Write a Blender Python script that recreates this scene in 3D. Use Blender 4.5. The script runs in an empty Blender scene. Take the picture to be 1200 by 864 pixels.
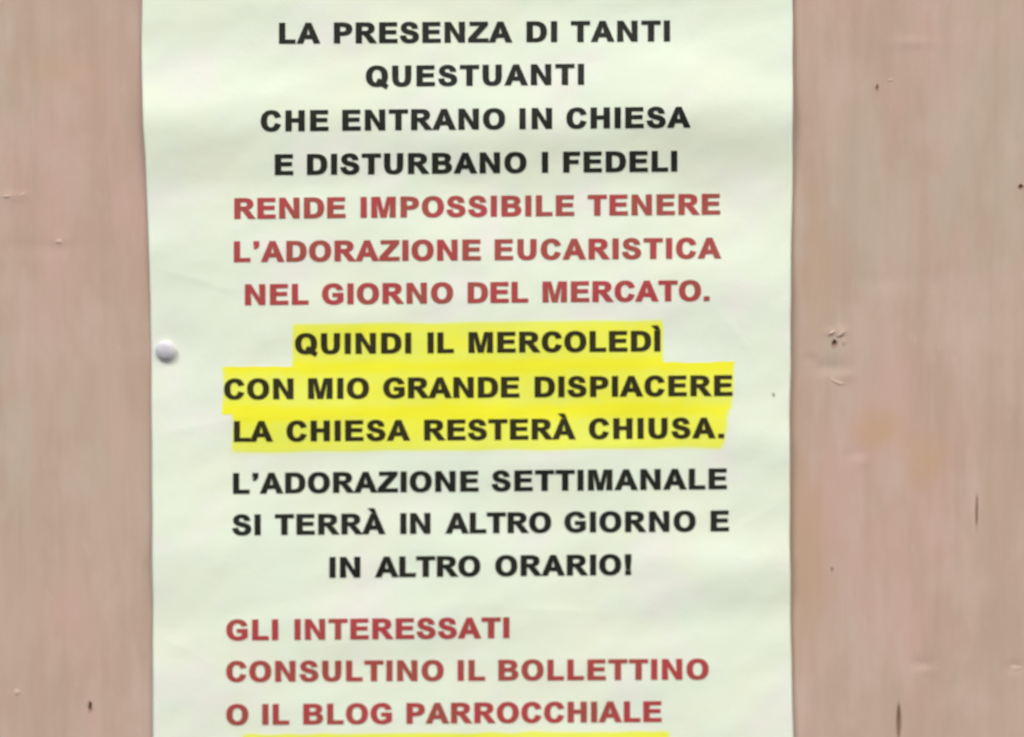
import bpy, bmesh, math, random
import numpy as np
from mathutils import Vector, Matrix
from mathutils.geometry import delaunay_2d_cdt

S = bpy.context.scene
C = S.collection
R = math.radians
random.seed(4)
rng = np.random.default_rng(11)

# ---------------------------------------------------------------- camera
H0 = 1.5                                   # height of the notice's middle above the ground
DIST, PITCH, LENS = 0.60, R(2.4), 65.0
cam_d = bpy.data.cameras.new('camera')
cam = bpy.data.objects.new('camera', cam_d)
C.objects.link(cam)
cam.location = (0, -DIST * math.cos(PITCH), H0 + DIST * math.sin(PITCH))
cam.rotation_euler = (R(90) - PITCH, 0, 0)
cam_d.lens = LENS
cam_d.sensor_width = 36
cam_d.clip_start = 0.01
cam_d.clip_end = 200
cam_d.dof.use_dof = True                   # the phone focused a little short of the board
cam_d.dof.focus_distance = 0.572
cam_d.dof.aperture_fstop = 3.3
S.camera = cam

# ---------------------------------------------------------------- sky and sun (soft, bright overcast)
SUN_EL, SUN_AZ = R(50), R(-38)             # azimuth from straight in front of the board, negative = from the left
w = bpy.data.worlds.new('World')
S.world = w
w.use_nodes = True
nt = w.node_tree
sky = nt.nodes.new('ShaderNodeTexSky')
sky.sky_type = 'NISHITA'
sky.sun_disc = False
sky.sun_elevation = SUN_EL
sky.sun_rotation = R(180) + SUN_AZ
sky.air_density = 1.0
sky.dust_density = 4.0
sky.ozone_density = 1.0
nt.links.new(sky.outputs[0], nt.nodes['Background'].inputs[0])
nt.nodes['Background'].inputs[1].default_value = 0.10
sd = bpy.data.lights.new('sun', 'SUN')
sd.energy = 1.5
sd.angle = R(22)
sd.color = (1.0, 0.95, 0.86)
sun = bpy.data.objects.new('sun', sd)
C.objects.link(sun)
to_sun = Vector((math.sin(SUN_AZ) * math.cos(SUN_EL), -math.cos(SUN_AZ) * math.cos(SUN_EL), math.sin(SUN_EL)))
sun.rotation_euler = to_sun.to_track_quat('Z', 'Y').to_euler()
sun.location = (-1.5, -2, 4)
S.view_settings.view_transform = 'Standard'
S.view_settings.look = 'None'
S.view_settings.exposure = 0.70
S.view_settings.gamma = 1

# ---------------------------------------------------------------- helpers
TILT = math.tan(PITCH)
KX = 36.0 / LENS / 1200.0
def board_at(px, py):
    """point on the board face (x, z relative to the middle) seen at this place of the photograph"""
    px = np.asarray(px, float); py = np.asarray(py, float)
    a = (px - 600) * KX
    b = -(py - 432) * KX
    cp, sp = math.cos(PITCH), math.sin(PITCH)
    dy = cp + b * sp
    dz = -sp + b * cp
    t = DIST * cp / dy
    return a * t, DIST * sp + dz * t
MM = 0.001
PX = DIST * KX                             # about 0.277 mm

def tag(o, label=None, cat=None, kind=None, group=None):
    if label: o['label'] = label
    if cat: o['category'] = cat
    if kind: o['kind'] = kind
    if group: o['group'] = group
    return o

def mesh_obj(name, verts, faces, mats, parent=None, smooth=False, loc=(0, 0, 0)):
    me = bpy.data.meshes.new(name)
    me.from_pydata([tuple(map(float, v)) for v in verts], [], faces)
    me.update()
    for m in (mats if isinstance(mats, (list, tuple)) else [mats]):
        me.materials.append(m)
    if smooth:
        me.polygons.foreach_set('use_smooth', [True] * len(me.polygons))
    o = bpy.data.objects.new(name, me)
    C.objects.link(o)
    if parent: o.parent = parent
    o.location = loc
    return o

# ---- material node helper
class NT:
    def __init__(s, name):
        s.m = bpy.data.materials.new(name); s.m.use_nodes = True
        s.t = s.m.node_tree; s.b = s.t.nodes['Principled BSDF']
        s.co = s.t.nodes.new('ShaderNodeTexCoord').outputs['Object']
    def n(s, t, **kw):
        x = s.t.nodes.new(t)
        for k, v in kw.items(): setattr(x, k, v)
        return x
    def link(s, a, b): s.t.links.new(a, b)
    def noise(s, scale, detail=4, rough=0.55, stretch=(1, 1, 1), dist=0.0, off=(0, 0, 0)):
        mp = s.n('ShaderNodeMapping'); mp.inputs['Scale'].default_value = stretch
        mp.inputs['Location'].default_value = off
        s.link(s.co, mp.inputs['Vector'])
        nz = s.n('ShaderNodeTexNoise'); nz.inputs['Scale'].default_value = scale
        nz.inputs['Detail'].default_value = detail; nz.inputs['Roughness'].default_value = rough
        nz.inputs['Distortion'].default_value = dist
        s.link(mp.outputs[0], nz.inputs['Vector'])
        return nz.outputs['Fac']
    def rng(s, fac, a, b, lo=0.0, hi=1.0):
        r = s.n('ShaderNodeMapRange'); r.interpolation_type = 'SMOOTHSTEP'
        s.link(fac, r.inputs[0])
        for i, v in zip((1, 2, 3, 4), (a, b, lo, hi)): r.inputs[i].default_value = v
        return r.outputs[0]
    def mix(s, fac, a, b, mode='MIX'):
        x = s.n('ShaderNodeMix', data_type='RGBA', blend_type=mode)
        if isinstance(fac, (int, float)): x.inputs[0].default_value = fac
        else: s.link(fac, x.inputs[0])
        for sock, v in ((x.inputs[6], a), (x.inputs[7], b)):
            if isinstance(v, tuple): sock.default_value = (*v, 1)
            else: s.link(v, sock)
        return x.outputs[2]
    def math(s, op, a, b=0.5, clamp=False):
        x = s.n('ShaderNodeMath', operation=op); x.use_clamp = clamp
        for sock, v in ((x.inputs[0], a), (x.inputs[1], b)):
            if isinstance(v, (int, float)): sock.default_value = v
            else: s.link(v, sock)
        return x.outputs[0]
    def bump(s, h, dist, strength=1.0, prev=None):
        b = s.n('ShaderNodeBump'); b.inputs['Distance'].default_value = dist
        b.inputs['Strength'].default_value = strength
        s.link(h, b.inputs['Height'])
        if prev is not None: s.link(prev, b.inputs['Normal'])
        return b.outputs[0]
    def out(s, col, rough=0.7, normal=None, spec=0.3):
        if isinstance(col, tuple): s.b.inputs['Base Color'].default_value = (*col, 1)
        else: s.link(col, s.b.inputs['Base Color'])
        if isinstance(rough, (int, float)): s.b.inputs['Roughness'].default_value = rough
        else: s.link(rough, s.b.inputs['Roughness'])
        s.b.inputs['Specular IOR Level'].default_value = spec
        if normal is not None: s.link(normal, s.b.inputs['Normal'])
        return s.m

# ---------------------------------------------------------------- materials
WOOD = (0.520, 0.395, 0.315)
def wood_material():
    s = NT('painted_plywood')
    big = s.noise(14, 3, 0.5, (1, 1, 0.6))
    big2 = s.noise(20, 3, 0.55, (1, 1, 0.5), off=(3.1, 0, 1.7))
    mid = s.noise(48, 4, 0.6, (1, 1, 0.35), 0.2, (1, 0, 5))
    streak = s.noise(170, 4, 0.6, (1, 1, 0.055), 0.3)
    fine = s.noise(620, 3, 0.6, (1, 1, 0.09))
    soft = s.noise(70, 4, 0.55, (1, 1, 0.24), 0.2, (2, 0, 8))
    scuff = s.noise(260, 5, 0.7, (0.9, 1, 0.35), 0.0, (5, 0, 6))
    patch = s.noise(52, 5, 0.6, (1, 1, 0.6), 0.0, (7, 0, 2))
    c = s.mix(s.rng(big, 0.43, 0.57), WOOD, (0.490, 0.400, 0.315))        # greyer, olive worn areas
    c = s.mix(s.rng(big2, 0.45, 0.62, 0, 0.9), c, (0.550, 0.378, 0.318))  # pinker areas
    c = s.mix(s.rng(mid, 0.40, 0.68, 0, 0.6), c, (0.465, 0.335, 0.250))
    c = s.mix(s.rng(patch, 0.46, 0.70, 0, 0.55), c, (0.565, 0.450, 0.375))
    c = s.mix(s.rng(soft, 0.50, 0.70, 0, 0.45), c, (0.440, 0.330, 0.250))  # broad soft streaks
    c = s.mix(s.rng(soft, 0.48, 0.30, 0, 0.45), c, (0.580, 0.455, 0.390))
    c = s.mix(s.rng(streak, 0.48, 0.74, 0, 0.20), c, (0.400, 0.295, 0.215))
    c = s.mix(s.rng(streak, 0.5, 0.26, 0, 0.16), c, (0.59, 0.47, 0.40))
    c = s.mix(s.rng(scuff, 0.58, 0.78, 0, 0.4), c, (0.62, 0.51, 0.44))     # pale scuffs
    # ochre stains where damp came through, right of the notice
    for (px, py, rx, rz, k) in ((1030, 502, 10, 8, .70), (1082, 538, 9, 10, .65), (955, 300, 6, 30, .3), (70, 85, 16, 8, .35), (940, 640, 10, 40, .35)):
        x, z = board_at(px, py)
        sub = s.n('ShaderNodeVectorMath', operation='SUBTRACT'); s.link(s.co, sub.inputs[0])
        sub.inputs[1].default_value = (float(x), 0, float(z))
        mul = s.n('ShaderNodeVectorMath', operation='MULTIPLY'); s.link(sub.outputs[0], mul.inputs[0])
        mul.inputs[1].default_value = (1 / (rx * MM), 0, 1 / (rz * MM))
        ln = s.n('ShaderNodeVectorMath', operation='LENGTH'); s.link(mul.outputs[0], ln.inputs[0])
        d = s.math('ADD', ln.outputs['Value'], s.math('MULTIPLY', s.math('SUBTRACT', patch, 0.5), 2.2))
        c = s.mix(s.rng(d, 1.3, 0.1, 0, k), c, (0.530, 0.350, 0.215))
    # raw wood and dirt where the face is broken
    at = s.n('ShaderNodeAttribute', attribute_name='broken')
    c = s.mix(at.outputs['Fac'], c, (0.26, 0.16, 0.11))
    h = s.math('ADD', s.math('MULTIPLY', streak, 0.9), s.math('ADD', s.math('MULTIPLY', fine, 0.35), s.math('MULTIPLY', mid, 0.8)))
    return s.out(c, s.rng(streak, 0.3, 0.7, 0.55, 0.8), s.bump(h, 0.00030, 0.7), 0.25)
M_wood = wood_material()
s = NT('raw_dark_wood'); M_dark = s.out(s.mix(s.noise(900, 3), (0.22, 0.13, 0.09), (0.32, 0.21, 0.155)), 0.9, None, 0.1)
s = NT('pale_chipped_wood'); M_pale = s.out(s.mix(s.noise(700, 3), (0.60, 0.465, 0.385), (0.53, 0.40, 0.32)), 0.8, None, 0.2)

s = NT('grey_speck'); M_speck = s.out((0.34, 0.36, 0.29), 0.8)
def paper_colour(s):
    a = s.noise(24, 3, 0.5); b = s.noise(33, 3, 0.55, off=(4, 0, 9)); f = s.noise(1500, 2, 0.5)
    g = s.noise(110, 3, 0.6, off=(2, 0, 2))
    c = s.mix(s.rng(a, 0.35, 0.65), (0.795, 0.865, 0.690), (0.765, 0.865, 0.715))
    c = s.mix(s.rng(b, 0.48, 0.68), c, (0.805, 0.832, 0.750))
    c = s.mix(s.rng(g, 0.45, 0.7, 0, 0.5), c, (0.760, 0.870, 0.740))
    return c, f, g
def paper_material():
    s = NT('office_paper')
    c, f, g = paper_colour(s)
    n = s.bump(s.math('ADD', s.math('MULTIPLY', g, 1.0), s.math('MULTIPLY', f, 0.05)), 0.00025, 0.7)
    s.b.inputs['Subsurface Weight'].default_value = 0
    return s.out(c, 0.62, n, 0.3)
M_paper = paper_material()
def marker_material():
    s = NT('yellow_highlight_ink')
    pc, f, g = paper_colour(s)
    band = s.noise(60, 4, 0.55, (0.35, 1, 1.6))
    fl = s.noise(260, 3, 0.6)
    at = s.n('ShaderNodeAttribute', attribute_name='ink')
    dens = s.math('ADD', at.outputs['Fac'], s.math('MULTIPLY', s.math('SUBTRACT', band, 0.5), 0.7))
    dens = s.math('ADD', dens, s.math('MULTIPLY', s.math('SUBTRACT', fl, 0.5), 0.35))
    c = s.mix(s.rng(dens, 0.55, 1.0), (0.82, 0.89, 0.130), (0.90, 0.89, 0.030))
    c = s.mix(s.rng(at.outputs['Fac'], 0.0, 0.5), pc, c)
    return s.out(c, 0.6, s.bump(f, 0.00003), 0.3)
M_mark = marker_material()
def ink(name, a, b):
    s = NT(name)
    return s.out(s.mix(s.rng(s.noise(55, 3, 0.6), 0.35, 0.65), a, b), 0.55, None, 0.3)
M_black = ink('black_toner', (0.0085, 0.0095, 0.0060), (0.016, 0.017, 0.011))
M_red = ink('red_toner', (0.430, 0.055, 0.062), (0.350, 0.078, 0.060))
s = NT('white_pin_plastic'); M_pin = s.out((0.58, 0.58, 0.63), 0.55, None, 0.3); s.b.inputs['Subsurface Weight'].default_value = 0.9; s.b.inputs['Subsurface Radius'].default_value = (1, 1, 1); s.b.inputs['Subsurface Scale'].default_value = 0.004
s = NT('pin_steel'); M_steel = s.out((0.55, 0.55, 0.56), 0.3); s.b.inputs['Metallic'].default_value = 1

# ---------------------------------------------------------------- the board
board = bpy.data.objects.new('wooden_board', None)
C.objects.link(board); board.location = (0, 0, H0)
tag(board, 'weathered pinkish brown plywood board with vertical grain, behind the paper notice', 'board')

# (px, py, radius x px, radius y px, depth mm, kind)
HOLES = [(978, 402, 3.6, 3.8, 1.1, 'nail_hole'), (1028, 103, 1.5, 3.8, 0.4, 'nail_hole'), (1196, 219, 3.2, 2.4, 0.8, 'nail_hole'),
         (1144.5, 598, 1.2, 17, 0.15, 'crack'), (1053, 846, 2.2, 19, 0.5, 'crack'), (106, 828, 2.2, 5.5, 0.9, 'nail_hole'),
         (975, 667, 1.3, 2.2, 0.12, 'nail_hole')]
def axis(lo, hi, pts, half):
    xs = [lo]
    while xs[-1] < hi:
        x = xs[-1]
        fine = any(abs(x - p) < r + 0.0012 for p, r in pts)
        xs.append(x + (0.00026 if fine else (0.0011 if abs(x) < half else 0.006)))
    return np.array(xs)
hp = [(*board_at(h[0], h[1]), h[2] * PX, h[3] * PX, h[4] * MM) for h in HOLES]
ax = axis(-0.42, 0.42, [(p[0], p[2]) for p in hp], 0.19)
az = axis(-0.36, 0.36, [(p[1], p[3]) for p in hp], 0.14)
X, Z = np.meshgrid(ax, az)

def fnoise(X, Z, lx, lz, seed, n=26):
    """smooth random field, rms about 1"""
    r = np.random.default_rng(seed); f = np.zeros_like(X)
    for _ in range(n):
        kx = r.normal(0, 1 / lx); kz = r.normal(0, 1 / lz)
        f += np.cos(kx * X + kz * Z + r.uniform(0, 6.283))
    return f * math.sqrt(2 / n)
relief = (fnoise(X, Z, .030, .060, 1) * 0.10 + fnoise(X, Z, .007, .045, 2) * 0.035 + fnoise(X, Z, .0022, .030, 3) * 0.020) * MM
grain = np.clip((X - 0.09) / 0.012, 0, 1) * np.clip((0.125 - X) / 0.02, 0, 1)       # the open grain right of the sheet
relief += fnoise(X, Z, .0011, .045, 5) * grain * 0.045 * MM
# worn dimples, ridges and a pressed-in mark
for (px, py, rx, ry, d) in ((950, 421, 6, 5, -.25), (972, 431, 22, 8, -.35), (992, 440, 9, 6, .22), (973, 390, 6, 3, .22), (986, 388, 8, 4, .30),
                            (70, 282, 9, 6, .18), (20, 214, 13, 26, .16), (18, 230, 16, 5, .2), (1010, 540, 10, 8, .2), (1003, 533, 12, 8, -.22),
                            (1080, 778, 12, 6, -.25), (1085, 786, 12, 4, .15), (1070, 50, 24, 5, .18), (1190, 782, 10, 7, -.3),
                            (1036, 330, 30, 10, -.12), (1092, 330, 12, 16, -.15), (985, 60, 22, 60, -.10), (50, 290, 50, 10, -.14), (20, 640, 8, 40, -.12)):
    x, z = board_at(px, py)
    relief += d * MM * np.exp(-((X - x) / (rx * PX)) ** 2 - ((Z - z) / (ry * PX)) ** 2)
broken = np.zeros_like(X)
for (x, z, rx, rz, dp) in hp:
    d = np.sqrt(((X - x) / rx) ** 2 + ((Z - z) / rz) ** 2)
    relief += np.where(d < 0.98, -dp - 0.6 * MM, 0)                   # the cavity that the hole's lining sits in
    broken = np.maximum(broken, np.clip(1.35 - d, 0, 1) * 1.6)
nz_, nx_ = X.shape
V = np.stack([X, -relief, Z], -1).reshape(-1, 3)
idx = np.arange(nz_ * nx_).reshape(nz_, nx_)
F = np.stack([idx[:-1, :-1], idx[:-1, 1:], idx[1:, 1:], idx[1:, :-1]], -1).reshape(-1, 4)
me = bpy.data.meshes.new('face_panel')
me.vertices.add(len(V)); me.vertices.foreach_set('co', V.ravel())
me.loops.add(F.size); me.loops.foreach_set('vertex_index', F.ravel().astype(np.int32))
me.polygons.add(len(F)); me.polygons.foreach_set('loop_start', np.arange(0, F.size, 4, dtype=np.int32))
me.polygons.foreach_set('use_smooth', np.ones(len(F), bool))
me.update(calc_edges=True)
at = me.attributes.new('broken', 'FLOAT', 'POINT'); at.data.foreach_set('value', np.clip(broken, 0, 1).ravel().astype(np.float32))
me.materials.append(M_wood)
face = bpy.data.objects.new('face_panel', me); C.objects.link(face); face.parent = board
# core of the board behind its face
x0, x1, z0, z1 = ax[0], ax[-1], az[0], az[-1]
Y0, Y1 = 0.0045, 0.021
mesh_obj('core', [(x, y, z) for x in (x0, x1) for y in (Y0, Y1) for z in (z0, z1)],
         [(0, 2, 3, 1), (4, 5, 7, 6), (0, 1, 5, 4), (2, 6, 7, 3), (0, 4, 6, 2), (1, 3, 7, 5)], M_wood, board)
rimv, rimf = [], []
for (a, b) in (((x0, z0), (x1, z0)), ((x1, z0), (x1, z1)), ((x1, z1), (x0, z1)), ((x0, z1), (x0, z0))):
    k = len(rimv); rimv += [(a[0], 0, a[1]), (b[0], 0, b[1]), (b[0], Y0, b[1]), (a[0], Y0, a[1])]; rimf.append((k, k + 1, k + 2, k + 3))
mesh_obj('edge_band', rimv, rimf, M_wood, board)

# linings of the nail holes and cracks: a ragged funnel with a pushed-up rim
for i, (hd, (x, z, rx, rz, dp)) in enumerate(zip(HOLES, hp)):
    n = 40; v = []; f = []
    rr = np.random.default_rng(40 + i)
    jag = 1 + 0.16 * np.interp(np.linspace(0, n, n, endpoint=False), np.arange(0, n + 1, 4), np.append(a_ := rr.normal(0, 1, n // 4), a_[0]))
    for (k, y) in ((1.75, 0.02), (1.35, -0.06), (1.05, -0.08), (0.86, 0.10), (0.62, 0.55), (0.30, 1.0)):
        for j in range(n):
            t = 2 * math.pi * j / n
            q = k * (jag[j] if 0.5 < k < 1.7 else 1)
            q2 = k * (1 + 0.3 * (jag[j] - 1)) if rz > 3 * rx else q
            yy = y * dp if y > 0.09 else y * MM
            xx, zz = x + q * rx * math.cos(t), z + q2 * rz * math.sin(t)
            if k > 1.7:                                              # meet the board's own surface, just under it
                jx = min(int(np.searchsorted(ax, xx)), nx_ - 1); jz = min(int(np.searchsorted(az, zz)), nz_ - 1)
                yy = -relief[jz, jx] + 0.03 * MM
            elif k > 1.0:
                jx = min(int(np.searchsorted(ax, x + 1.75 * rx * math.cos(t))), nx_ - 1); jz = min(int(np.searchsorted(az, z + 1.75 * rz * math.sin(t))), nz_ - 1)
                yy += -relief[jz, jx]
            v.append((xx, yy, zz))
    for r_ in range(5):
        for j in range(n):
            f.append((r_ * n + j, r_ * n + (j + 1) % n, (r_ + 1) * n + (j + 1) % n, (r_ + 1) * n + j))
    f.append(tuple(5 * n + j for j in range(n)))
    o = mesh_obj(hd[5], v, f, [M_wood, M_dark], board, True)
    a = o.data.attributes.new('broken', 'FLOAT', 'POINT')
    a.data.foreach_set('value', [0.0 if k // n == 0 else (0.15 if k // n == 1 else 0.6) for k in range(len(v))])
    for p in o.data.polygons:
        p.material_index = 1 if min(p.vertices) >= 2 * n else 0

# slivers of torn veneer round the old nail hole, and pale chips
def chip(px, py, lx, lz, h, ang, seed, name):
    r_ = np.random.default_rng(seed); n = 14; v = []
    x, z = board_at(px, py)
    jx = int(np.searchsorted(ax, x)); jz = int(np.searchsorted(az, z)); y0 = -relief[jz, jx]
    jag = 1 + 0.22 * r_.normal(0, 1, n)
    for (k, y) in ((1, 0.12), (0.72, -h), (0.3, -h * 1.25)):
        for j in range(n):
            t = 2 * math.pi * j / n
            a = k * jag[j] * lx * PX * math.cos(t); b = k * jag[j] * lz * PX * math.sin(t)
            v.append((x + a * math.cos(ang) - b * math.sin(ang), y0 + y * MM, z + a * math.sin(ang) + b * math.cos(ang)))
    f = [(r0 * n + j, r0 * n + (j + 1) % n, (r0 + 1) * n + (j + 1) % n, (r0 + 1) * n + j) for r0 in range(2) for j in range(n)]
    f.append(tuple(2 * n + j for j in range(n)))
    mesh_obj(name, v, f, M_pale, board, True)
for c_ in ((975, 390, 4.5, 1.6, .22, .5, 1), (986, 391, 6, 1.8, .25, .65, 2), (989, 400, 2, 5, .16, .1, 3), (981, 448, 9, 2, .10, -.4, 4)):
    chip(*c_, 'splinter')
for c_ in ((20, 811, 5, 4, .12, .2, 5), (1190, 784, 7, 5, .12, .1, 6), (9, 230, 6, 2, .12, .1, 7), (26, 228, 5, 2, .12, .2, 8), (1043, 94, 5, 1.3, .10, 0.1, 12),
           (983, 449, 6, 1.8, .07, 0.1, 9), (70, 283, 5, 3.5, .08, 0, 10), (975, 444, 3.5, 2, .06, 0, 11)):
    chip(*c_, 'paint_chip')

# ---------------------------------------------------------------- the notice: a rippled sheet standing a little off the board
notice = bpy.data.objects.new('paper_notice', None)
C.objects.link(notice); notice.location = (0, 0, H0)
tag(notice, 'pale paper notice with bold black and red capitals and yellow highlighting, pinned to the board', 'notice')

LY = [-170, 0, 90, 150, 180, 250, 350, 500, 700, 864, 925]
LX = [165, 166, 166.5, 168, 170, 173, 175.8, 178, 179, 179.6, 180]
RY = [-170, 0, 150, 300, 500, 640, 760, 864, 925]
RX = [930, 929, 929, 927, 925.5, 925.5, 927, 929.5, 930]
def ridge(x, y, x0, sx, y0, sy, a, slope=-0.012):
    return a * np.exp(-((x - x0) / sx) ** 2) * np.exp(-((y - (y0 + slope * (x - 550))) / sy) ** 2)
def lift(px, py):
    """distance of the sheet in front of the board, in metres, at a place on the sheet"""
    x = np.asarray(px, float); y = np.asarray(py, float)
    h = 2.0 + 0 * x
    h = h + ridge(x, y, 190, 170, 138, 52, 1.1) + ridge(x, y, 850, 230, 132, 47, 1.05) + ridge(x, y, 520, 260, 150, 45, .45)
    h = h + ridge(x, y, 300, 130, 215, 22, -.25)
    h = h + ridge(x, y, 880, 130, 235, 40, -.55) + ridge(x, y, 200, 120, 285, 30, .35) + ridge(x, y, 930, 90, 530, 38, .55)
    h = h + ridge(x, y, 900, 130, 665, 30, .6, -.02) + ridge(x, y, 880, 200, 725, 30, -.3, -.02)
    h = h + ridge(x, y, 250, 200, 640, 48, .45) + ridge(x, y, 210, 120, 800, 45, .35) + ridge(x, y, 560, 300, 715, 40, .25)
    h = h + ridge(x, y, 600, 320, 355, 70, .3) + ridge(x, y, 700, 300, 20, 50, -.4)
    h = 2.2 + (h - 2.2) * 1.6
    h = h + 0.17 * fnoise(x, y, 46, 28, 71) + 0.045 * fnoise(x, y, 17, 12, 72)
    h = h + 0.25 * np.exp(-((x - 926) / 26) ** 2) * (0.5 + 0.5 * np.cos((y - 250) / 130)) - 0.5 * np.exp(-((x - 172) / 20) ** 2)
    for (cx, cy, ln, ang, a) in ((240, 330, 50, .3, .10), (880, 610, 40, -.5, .09), (230, 500, 60, -.2, .08), (870, 400, 45, .9, .08), (215, 760, 40, .5, .09), (640, 715, 70, .05, .08), (760, 20, 60, -.1, .08)):
        uu = (x - cx) * math.cos(ang) + (y - cy) * math.sin(ang); vv = -(x - cx) * math.sin(ang) + (y - cy) * math.cos(ang)
        h = h + a * np.exp(-(uu / ln) ** 2) * np.exp(-np.abs(vv) / 5)
    d = np.hypot(x - 195, (y - 411))                                    # drawn in under the pin
    h = h - (h - 0.42) * np.exp(-(d / 32) ** 2) * 0.45 - (h - 0.42) * 0.35 * np.exp(-(d / 75) ** 2)
    return np.maximum(h, 0.25) * MM
def sheet_pt(px, py, off=0.0):
    x, z = board_at(px, py)
    h = lift(px, py) + off
    # keep the point on the line of the sheet as it stands forward of the board
    k = 1 - h / DIST
    return np.stack([np.asarray(x) * k, -h, DIST * math.sin(PITCH) + (np.asarray(z) - DIST * math.sin(PITCH)) * k], -1)

nu, nv = 260, 370
u = np.linspace(0, 1, nu); v = np.linspace(-170, 925, nv)
U, W = np.meshgrid(u, v)
L_ = np.interp(W, LY, LX) + 0.25 * fnoise(W, W, 40, 40, 9, 10); Rr = np.interp(W, RY, RX) + 0.25 * fnoise(W, W, 40, 40, 8, 10)
PXg = L_ + (Rr - L_) * U
P = sheet_pt(PXg, W)
front = P.reshape(-1, 3); back = front + np.array([0, 0.00012, 0])
N = len(front); ii = np.arange(N).reshape(nv, nu)
Ff = np.stack([ii[:-1, :-1], ii[1:, :-1], ii[1:, 1:], ii[:-1, 1:]], -1).reshape(-1, 4)
Fb = Ff[:, ::-1] + N
loop = np.concatenate([ii[0, :], ii[1:, -1], ii[-1, -2::-1], ii[-2:0:-1, 0]])
nx2 = np.roll(loop, -1)
Fs = np.stack([loop, nx2, nx2 + N, loop + N], -1)
mesh_obj('paper_sheet', np.vstack([front, back]), np.vstack([Ff, Fb, Fs]).tolist(), M_paper, notice, True)

# ---- highlighted bands: thin ink layer following the sheet
def band(tl, tr, bl, br, feather, seed, label=None, joint=None, lift_=0.00002):
    n1, n2 = 150, 26
    a, b = np.meshgrid(np.linspace(0, 1, n1), np.linspace(0, 1, n2))
    top = [np.array(tl, float), np.array(tr, float)]; bot = [np.array(bl, float), np.array(br, float)]
    x = (top[0][0] * (1 - a) + top[1][0] * a) * (1 - b) + (bot[0][0] * (1 - a) + bot[1][0] * a) * b
    y = (top[0][1] * (1 - a) + top[1][1] * a) * (1 - b) + (bot[0][1] * (1 - a) + bot[1][1] * a) * b
    x = x + 0.5 * fnoise(y, y, 6, 6, seed, 9); y = y + 0.5 * fnoise(x, x, 14, 14, seed + 1, 9)
    P = None
    ft, fr, fb, fl = feather
    wdt = abs(tr[0] - tl[0]); hgt = abs(bl[1] - tl[1])
    dt, db = b * hgt, (1 - b) * hgt
    st = lambda q: np.clip(q, 0, 1) ** 2 * (3 - 2 * np.clip(q, 0, 1))
    e = np.ones_like(a) * 0.72
    if ft > 0: e = e * st(dt / ft)                                  # outer edge: ink thins out
    else: e = e + 0.33 * (1 - st(dt / 15)) * (((x > joint[0]) & (x < joint[1])) if joint else 1)
    if fb > 0: e = e * st(db / fb)
    else: e = e + 0.33 * (1 - st(db / 15))
    e = e * st((1 - a) * wdt / fr) * st(a * wdt / fl)
    P = sheet_pt(x, y, 0.000012 + lift_ * np.clip(e, 0, 1))
    jj = np.arange(n1 * n2).reshape(n2, n1)
    f = np.stack([jj[:-1, :-1], jj[1:, :-1], jj[1:, 1:], jj[:-1, 1:]], -1).reshape(-1, 4).tolist()
    o = mesh_obj('highlight_band', P.reshape(-1, 3), f, M_mark, notice, True)
    at = o.data.attributes.new('ink', 'FLOAT', 'POINT')
    at.data.foreach_set('value', e.ravel().astype(np.float32))
    if label: o['label'] = label
band((340.5, 376.5), (778.5, 372), (340.5, 433), (778.5, 428.5), (8, 5, 0, 5), 1, 'yellow highlighting behind the line about Wednesday')
band((259.5, 430.0), (862.5, 424.0), (259.5, 486.0), (860, 480.4), (0, 6, 0, 5), 2, lift_=0.000045)
band((270.5, 484.3), (857, 478.7), (270.5, 534.5), (851, 529.5), (0, 9, 10, 5), 3, lift_=0.00007)
band((279, 858.5), (789, 854.5), (279, 905), (789, 901), (6, 12, 3, 12), 4, 'yellow highlighting cut off by the lower edge of the view')

# ---- lettering: heavy grotesque capitals, outlines in 1/2048 em; 'c' marks a cubic arc
def poly(*items):
    pts = []
    for it in items:
        if it[0] == 'c':
            p0 = pts[-1]; _, p1, p2, p3 = it
            for k in range(1, 9):
                t = k / 8; q = 1 - t
                pts.append((q**3*p0[0] + 3*q*q*t*p1[0] + 3*q*t*t*p2[0] + t**3*p3[0], q**3*p0[1] + 3*q*q*t*p1[1] + 3*q*t*t*p2[1] + t**3*p3[1]))
        else: pts.append(it)
    out = []
    for p in pts:
        if not out or (abs(p[0] - out[-1][0]) + abs(p[1] - out[-1][1])) > 1: out.append(p)
    if abs(out[0][0] - out[-1][0]) + abs(out[0][1] - out[-1][1]) <= 1: out.pop()
    return out
def ell(cx, cy, rx, ry, n=36, e=2.25):
    o = []
    for k in range(n):
        t = 2 * math.pi * k / n; c, s_ = math.cos(t), math.sin(t)
        o.append((cx + rx * math.copysign(abs(c) ** (2 / e), c), cy + ry * math.copysign(abs(s_) ** (2 / e), s_)))
    return o
G = {}
def glyph(ch, adv, *shapes): G[ch] = (adv, shapes)          # shape = list of contours (first outer, rest holes)
A_ = [poly((1471, 0), (1149, 0), (1021, 333), (435, 333), (314, 0), (0, 0), (571, 1466), (884, 1466)), poly((926, 580), (724, 1124), (526, 580))]
glyph('A', 1479, A_)
glyph('À', 1479, A_, [poly((640, 1550), (395, 1850), (725, 1850), (850, 1550))])
I_ = [poly((140, 0), (436, 0), (436, 1466), (140, 1466))]
glyph('I', 569, I_)
glyph('Ì', 569, I_, [poly((205, 1550), (-30, 1850), (290, 1850), (410, 1550))])
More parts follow.
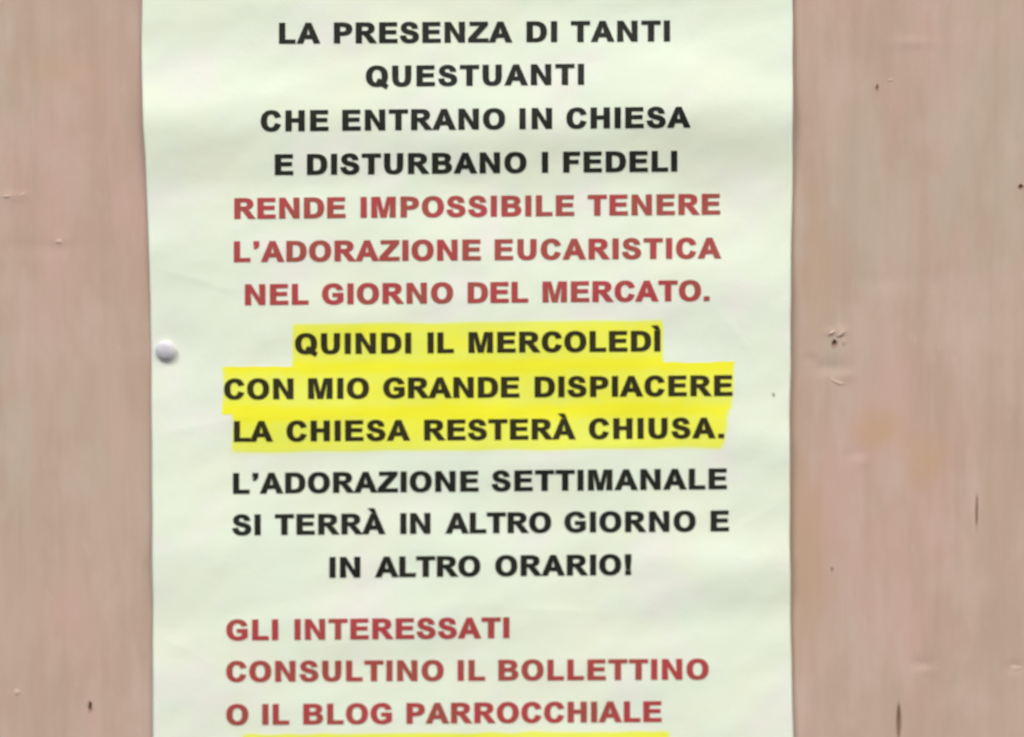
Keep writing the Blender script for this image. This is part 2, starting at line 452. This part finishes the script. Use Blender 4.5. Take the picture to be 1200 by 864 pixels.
glyph('B', 1479, [poly((150, 1466), (736, 1466), ('c', (1120, 1466), (1305, 1350), (1305, 1100)), ('c', (1305, 950), (1220, 830), (1085, 779)), ('c', (1270, 735), (1375, 600), (1375, 425)), ('c', (1375, 170), (1180, 0), (860, 0)), (150, 0)),
    poly((446, 1222), (446, 883), (665, 883), ('c', (920, 883), (1012, 920), (1012, 1054)), ('c', (1012, 1200), (920, 1222), (640, 1222))),
    poly((446, 639), (446, 247), (780, 247), ('c', (985, 247), (1069, 300), (1069, 440)), ('c', (1069, 580), (980, 639), (720, 639)))])
glyph('C', 1479, [poly((1087, 539), (1374, 448), ('c', (1290, 140), (1100, -25), (768, -25)), ('c', (360, -25), (98, 250), (98, 721)), ('c', (98, 1200), (360, 1491), (788, 1491)), ('c', (1110, 1491), (1310, 1330), (1379, 1037)), (1086, 967), ('c', (1045, 1140), (930, 1238), (773, 1238)), ('c', (540, 1238), (402, 1080), (402, 738)), ('c', (402, 380), (540, 228), (768, 228)), ('c', (930, 228), (1040, 330), (1087, 539)))])
glyph('D', 1479, [poly((148, 1466), (689, 1466), ('c', (1150, 1466), (1393, 1230), (1393, 721)), ('c', (1393, 240), (1150, 0), (705, 0)), (148, 0)),
    poly((444, 1218), (444, 247), (665, 247), ('c', (930, 247), (1087, 330), (1087, 733)), ('c', (1087, 1130), (920, 1218), (620, 1218)))])
glyph('E', 1366, [poly((149, 0), (1264, 0), (1264, 247), (445, 247), (445, 646), (1181, 646), (1181, 893), (445, 893), (445, 1218), (1236, 1218), (1236, 1466), (149, 1466))])
glyph('F', 1251, [poly((151, 0), (447, 0), (447, 623), (1060, 623), (1060, 871), (447, 871), (447, 1218), (1156, 1218), (1156, 1466), (151, 1466))])
glyph('G', 1593, [poly((829, 539), (829, 786), (1466, 786), (1466, 203), ('c', (1330, 70), (1090, -25), (848, -25)), ('c', (400, -25), (86, 250), (86, 740)), ('c', (86, 1200), (380, 1491), (827, 1491)), ('c', (1170, 1491), (1370, 1340), (1433, 1060)), (1139, 1005), ('c', (1100, 1150), (990, 1238), (827, 1238)), ('c', (560, 1238), (391, 1080), (391, 752)), ('c', (391, 400), (560, 228), (826, 228)), ('c', (950, 228), (1080, 280), (1170, 347)), (1170, 539))])
glyph('H', 1479, [poly((150, 0), (446, 0), (446, 641), (1028, 641), (1028, 0), (1324, 0), (1324, 1466), (1028, 1466), (1028, 889), (446, 889), (446, 1466), (150, 1466))])
glyph('L', 1251, [poly((157, 0), (1190, 0), (1190, 247), (453, 247), (453, 1466), (157, 1466))])
glyph('M', 1706, [poly((145, 0), (145, 1466), (588, 1466), (854, 466), (1117, 1466), (1561, 1466), (1561, 0), (1286, 0), (1286, 1154), (995, 0), (710, 0), (420, 1154), (420, 0))])
glyph('N', 1479, [poly((152, 0), (152, 1466), (440, 1466), (1036, 487), (1036, 1466), (1311, 1466), (1311, 0), (1014, 0), (427, 956), (427, 0))])
glyph('O', 1593, [ell(797, 733, 711, 758), ell(797, 733, 405, 505)])
glyph('Q', 1593, [ell(797, 733, 711, 758), ell(797, 733, 405, 505)], [poly((820, 330), (930, 545), (1190, 400), (1535, 60), (1425, -190), (1120, 25))])
glyph('P', 1366, [poly((149, 0), (149, 1466), (624, 1466), ('c', (1090, 1466), (1275, 1320), (1275, 1014)), ('c', (1275, 700), (1080, 553), (650, 553)), (445, 553), (445, 0)),
    poly((445, 1218), (445, 801), (602, 801), ('c', (870, 801), (970, 850), (970, 1010)), ('c', (970, 1170), (870, 1218), (588, 1218)))])
glyph('R', 1479, [poly((150, 0), (150, 1466), (773, 1466), ('c', (1130, 1466), (1313, 1340), (1313, 1056)), ('c', (1313, 830), (1170, 690), (920, 652)), ('c', (1060, 565), (1110, 510), (1230, 330)), (1438, 0), (1083, 0), (870, 318), ('c', (690, 590), (660, 612), (505, 612)), (446, 612), (446, 0)),
    poly((446, 1218), (446, 846), (665, 846), ('c', (930, 846), (1010, 885), (1010, 1033)), ('c', (1010, 1180), (930, 1218), (677, 1218)))])
glyph('S', 1366, [poly((74, 477), (362, 505), ('c', (395, 310), (500, 223), (683, 223)), ('c', (870, 223), (978, 300), (978, 409)), ('c', (978, 520), (880, 560), (600, 625)), ('c', (290, 700), (130, 830), (130, 1070)), ('c', (130, 1330), (340, 1491), (657, 1491)), ('c', (1000, 1491), (1190, 1320), (1200, 1045)), (904, 1032), ('c', (885, 1180), (800, 1249), (652, 1249)), ('c', (500, 1249), (412, 1185), (412, 1090)), ('c', (412, 985), (500, 950), (770, 885)), ('c', (1110, 805), (1276, 680), (1276, 412)), ('c', (1276, 140), (1060, -26), (682, -26)), ('c', (310, -26), (105, 150), (74, 477)))])
glyph('T', 1251, [poly((478, 0), (774, 0), (774, 1218), (1209, 1218), (1209, 1466), (43, 1466), (43, 1218), (478, 1218))])
glyph('U', 1479, [poly((147, 1466), (443, 1466), (443, 672), ('c', (443, 400), (480, 228), (740, 228)), ('c', (1000, 228), (1031, 400), (1031, 655)), (1031, 1466), (1327, 1466), (1327, 696), ('c', (1327, 220), (1200, -25), (747, -25)), ('c', (290, -25), (147, 220), (147, 690)))])
glyph('Z', 1251, [poly((41, 0), (41, 267), (809, 1219), (128, 1219), (128, 1466), (1178, 1466), (1178, 1237), (377, 247), (1209, 247), (1209, 0))])
glyph('.', 569, [poly((147, 0), (428, 0), (428, 281), (147, 281))])
glyph('’', 569, [poly((148, 1466), (429, 1466), (429, 1265), ('c', (429, 1100), (370, 1000), (205, 920)), (150, 1036), ('c', (240, 1080), (275, 1120), (283, 1185)), (148, 1185))])
glyph('!', 682, [poly((240, 385), (440, 385), (505, 1090), (505, 1466), (175, 1466), (175, 1090))], [poly((200, 0), (481, 0), (481, 281), (200, 281))])

CAP = 24.6 / 1466                                              # photograph pixels per font unit
def embolden(cont, hx, hy, hole):
    n = len(cont); ar = sum(cont[k][0] * cont[(k + 1) % n][1] - cont[(k + 1) % n][0] * cont[k][1] for k in range(n))
    sg = (1 if ar > 0 else -1) * (-1 if hole else 1)
    out = []
    for k in range(n):
        p0, p1, p2 = Vector(cont[k - 1]), Vector(cont[k]), Vector(cont[(k + 1) % n])
        d1, d2 = (p1 - p0).normalized(), (p2 - p1).normalized()
        n1, n2 = Vector((d1.y, -d1.x)) * sg, Vector((d2.y, -d2.x)) * sg
        m = (n1 + n2) / max(0.45, 1 + n1.dot(n2))
        out.append((p1.x + m.x * hx, p1.y + m.y * hy))
    return out
for ch_ in list(G):
    adv, shapes = G[ch_]
    wx = {'M': 1.11, 'N': 1.11, 'Z': 1.10, 'D': 1.03, 'R': 1.02, 'E': 1.03, 'F': 1.03, 'H': 1.03, 'B': 1.03, 'P': 1.02, 'T': 1.03, 'U': 1.02}.get(ch_, 0.99)
    new = []
    for shp in shapes:
        new.append([[(p[0], p[1] * (1466 - 2 * 32) / 1466 + 32) for p in embolden([(q[0] * wx, q[1]) for q in cont], 72, 32, ci > 0)] for ci, cont in enumerate(shp)])
    G[ch_] = (adv * wx, new)
def ink_span(ch):
    xs = [p[0] for c in G[ch][1][:1] for p in c[0]]
    return min(xs), max(xs)
TRIS = {}
def inside(p, shape):
    k = 0
    for cont in shape:
        for a, b in zip(cont, cont[1:] + cont[:1]):
            if (a[1] > p[1]) != (b[1] > p[1]) and p[0] < a[0] + (p[1] - a[1]) * (b[0] - a[0]) / (b[1] - a[1]): k ^= 1
    return k
def shape_tris(ch, si):
    if (ch, si) not in TRIS:
        shape = G[ch][1][si]; pts, ed = [], []
        for cont in shape:
            k = len(pts); pts += [Vector(p) for p in cont]; ed += [(k + q, k + (q + 1) % len(cont)) for q in range(len(cont))]
        vo, _, fo, *_r = delaunay_2d_cdt(pts, ed, [], 0, 0.5)
        keep = []
        for f in fo:
            cx = sum(vo[q].x for q in f) / 3; cy = sum(vo[q].y for q in f) / 3
            if inside((cx, cy), shape): keep.append(tuple(f))
        TRIS[(ch, si)] = ([(v.x, v.y) for v in vo], keep)
    return TRIS[(ch, si)]
def text_line(words, yl, yr, xl, xr, mat, label):
    """words: (text, first px, last px); the spacing inside each word is fitted to its printed width"""
    bm = bmesh.new()
    for txt, a, b in words:
        l0 = ink_span(txt[0])[0]; r1 = ink_span(txt[-1])[1]
        nat = sum(G[c][0] for c in txt[:-1]) + r1 - l0
        sp = ((b - a) / CAP - nat) / (len(txt) - 1) if len(txt) > 1 else 0
        x = -l0 * CAP + a
        for c in txt:
            for si, shape in enumerate(G[c][1]):
                tv, tris = shape_tris(c, si)
                vs = [bm.verts.new((x + p[0] * CAP, p[1] * CAP, 0.00002 * (si and c == 'Q'))) for p in tv]
                for t in tris:
                    bm.faces.new([vs[k] for k in t])
            x += (G[c][0] + sp) * CAP
    for k in range(-1, 8):                                      # cut so that the print follows the sheet's ripples
        g = bm.verts[:] + bm.edges[:] + bm.faces[:]
        bmesh.ops.bisect_plane(bm, geom=g, plane_co=(0, k * 4.1 + 0.03, 0), plane_no=(0, 1, 0), dist=1e-5)
    bmesh.ops.delete(bm, geom=[v for v in bm.verts if not v.link_faces], context='VERTS')
    co = np.array([v.co[:] for v in bm.verts])
    base = yl + (yr - yl) * (co[:, 0] - xl) / (xr - xl)
    P = sheet_pt(co[:, 0], base - co[:, 1], 0.00014 + co[:, 2])
    for v_, p in zip(bm.verts, P): v_.co = p
    bmesh.ops.recalc_face_normals(bm, faces=bm.faces[:])
    bm.normal_update()
    if sum(f.normal.y * f.calc_area() for f in bm.faces) > 0:
        bmesh.ops.reverse_faces(bm, faces=bm.faces[:])
    for f in bm.faces:
        if f.normal.y > 0: f.normal_flip()
    me = bpy.data.meshes.new('text_line'); bm.to_mesh(me); bm.free(); me.materials.append(mat)
    o = bpy.data.objects.new('text_line', me); C.objects.link(o); o.parent = notice
    o['label'] = label
    return o
M_olive = ink('toner_under_marker', (0.022, 0.019, 0.003), (0.030, 0.024, 0.004))
K, Rd = M_black, M_red
LINES = [
 ([('LA', 327, 375.5), ('PRESENZA', 391.2, 600.5), ('DI', 617, 653), ('TANTI', 669, 785.2)], 51.4, 48.6, K),
 ([('QUESTUANTI', 428.7, 684.5)], 101.8, 99.4, K),
 ([('CHE', 305.5, 385), ('ENTRANO', 401, 592), ('IN', 608.7, 647), ('CHIESA', 663.7, 809.5)], 154.2, 149.6, K),
 ([('E', 322, 343), ('DISTURBANO', 359.7, 617), ('I', 635, 642), ('FEDELI', 660, 793.7)], 205.4, 201.2, K),
 ([('RENDE', 274.5, 405), ('IMPOSSIBILE', 422.5, 673), ('TENERE', 688.7, 844)], 256.8, 251.6, Rd),
 ([('L’ADORAZIONE', 274, 563.5), ('EUCARISTICA', 579.7, 845.5)], 307.4, 303.0, Rd),
 ([('NEL', 287, 361.5), ('GIORNO', 377.2, 531), ('DEL', 548, 619), ('MERCATO.', 635.7, 831.7)], 357.8, 352.8, Rd),
 ([('QUINDI', 345.7, 482), ('IL', 501, 532), ('MERCOLEDÌ', 549, 774)], 415.4, 412.0, M_olive),
 ([('CON', 262.5, 344), ('MIO', 361, 432.5), ('GRANDE', 449, 608.7), ('DISPIACERE', 626.5, 858.5)], 468.6, 464.2, M_olive),
 ([('LA', 274, 320.3), ('CHIESA', 335.7, 481), ('RESTERÀ', 497, 675), ('CHIUSA.', 690, 848.7)], 518.2, 513.8, M_olive),
 ([('L’ADORAZIONE', 273, 561), ('SETTIMANALE', 576, 852)], 579.0, 573.4, K),
 ([('SI', 272, 305.5), ('TERRÀ', 322, 452), ('IN', 469, 504.5), ('ALTRO', 521.7, 646), ('GIORNO', 661.3, 815.3), ('E', 832.7, 852)], 627.6, 622.8, K),
 ([('IN', 386, 422.3), ('ALTRO', 439.3, 563), ('ORARIO!', 580.3, 740)], 677.4, 674.0, K),
 ([('GLI', 265, 326), ('INTERESSATI', 345, 597)], 750.8, 748.0, Rd),
 ([('CONSULTINO', 265, 520), ('IL', 536.3, 568.5), ('BOLLETTINO', 584, 830.5)], 799.4, 796.6, Rd),
 ([('O', 265, 289.5), ('IL', 307.3, 339), ('BLOG', 355.3, 459.5), ('PARROCCHIALE', 476.3, 775.5)], 850.0, 846.2, Rd),
]
for words, yl, yr, m in LINES:
    xl, xr = words[0][1], words[-1][2]
    text_line(words, yl, yr, xl, xr, m, ('red' if m is Rd else 'black') + ' printed line reading ' + ' '.join(t for t, *_ in words))
# a fly speck near the right edge of the sheet
sp = []
for j in range(10):
    t = 2 * math.pi * j / 10
    sp.append((906.5 + 1.6 * math.cos(t) * (1 + .25 * math.sin(3 * t)) + 0.9 * math.sin(t), 462.5 + 2.6 * math.sin(t)))
q = sheet_pt([p[0] for p in sp], [p[1] for p in sp], 0.00007)
top = sheet_pt([906.5], [462.5], 0.00020)
mesh_obj('speck', np.vstack([q, top]), [(j, (j + 1) % 10, 10) for j in range(10)], M_speck, notice, True)

# ---------------------------------------------------------------- the push pin
x, z = board_at(195.4, 410.8)
pin = bpy.data.objects.new('push_pin', None)
C.objects.link(pin); pin.scale = (0.95, 0.9, 0.95)
pin.location = (float(x), -0.0009, H0 + float(z))
pin.rotation_euler = (R(3), 0, R(-5))
tag(pin, 'round whitish domed plastic push pin in the left margin of the notice', 'push pin')
def lathe(name, prof, mat, parent, n=48):
    v, f = [], []
    for (r_, y) in prof:
        for j in range(n):
            t = 2 * math.pi * j / n
            v.append((r_ * math.cos(t) * MM, -y * MM, r_ * math.sin(t) * MM))
    for a in range(len(prof) - 1):
        for j in range(n):
            f.append((a * n + j, a * n + (j + 1) % n, (a + 1) * n + (j + 1) % n, (a + 1) * n + j))
    f.append(tuple(range(n))); f.append(tuple((len(prof) - 1) * n + j for j in range(n))[::-1])
    o = mesh_obj(name, v, f, mat, parent, True)
    bm = bmesh.new(); bm.from_mesh(o.data); bmesh.ops.recalc_face_normals(bm, faces=bm.faces[:]); bm.to_mesh(o.data); bm.free()
    return o
lathe('head', [(1.2, 0.2), (2.8, 0.30), (3.3, 0.45), (3.5, 0.75), (3.4, 1.10), (3.05, 1.50), (2.5, 1.85), (1.9, 2.05), (1.1, 2.20), (0.4, 2.25)], M_pin, pin)
lathe('shaft', [(0.05, -5.5), (0.45, -4.0), (0.5, 0.1), (0.5, 0.6)], M_steel, pin, 16)
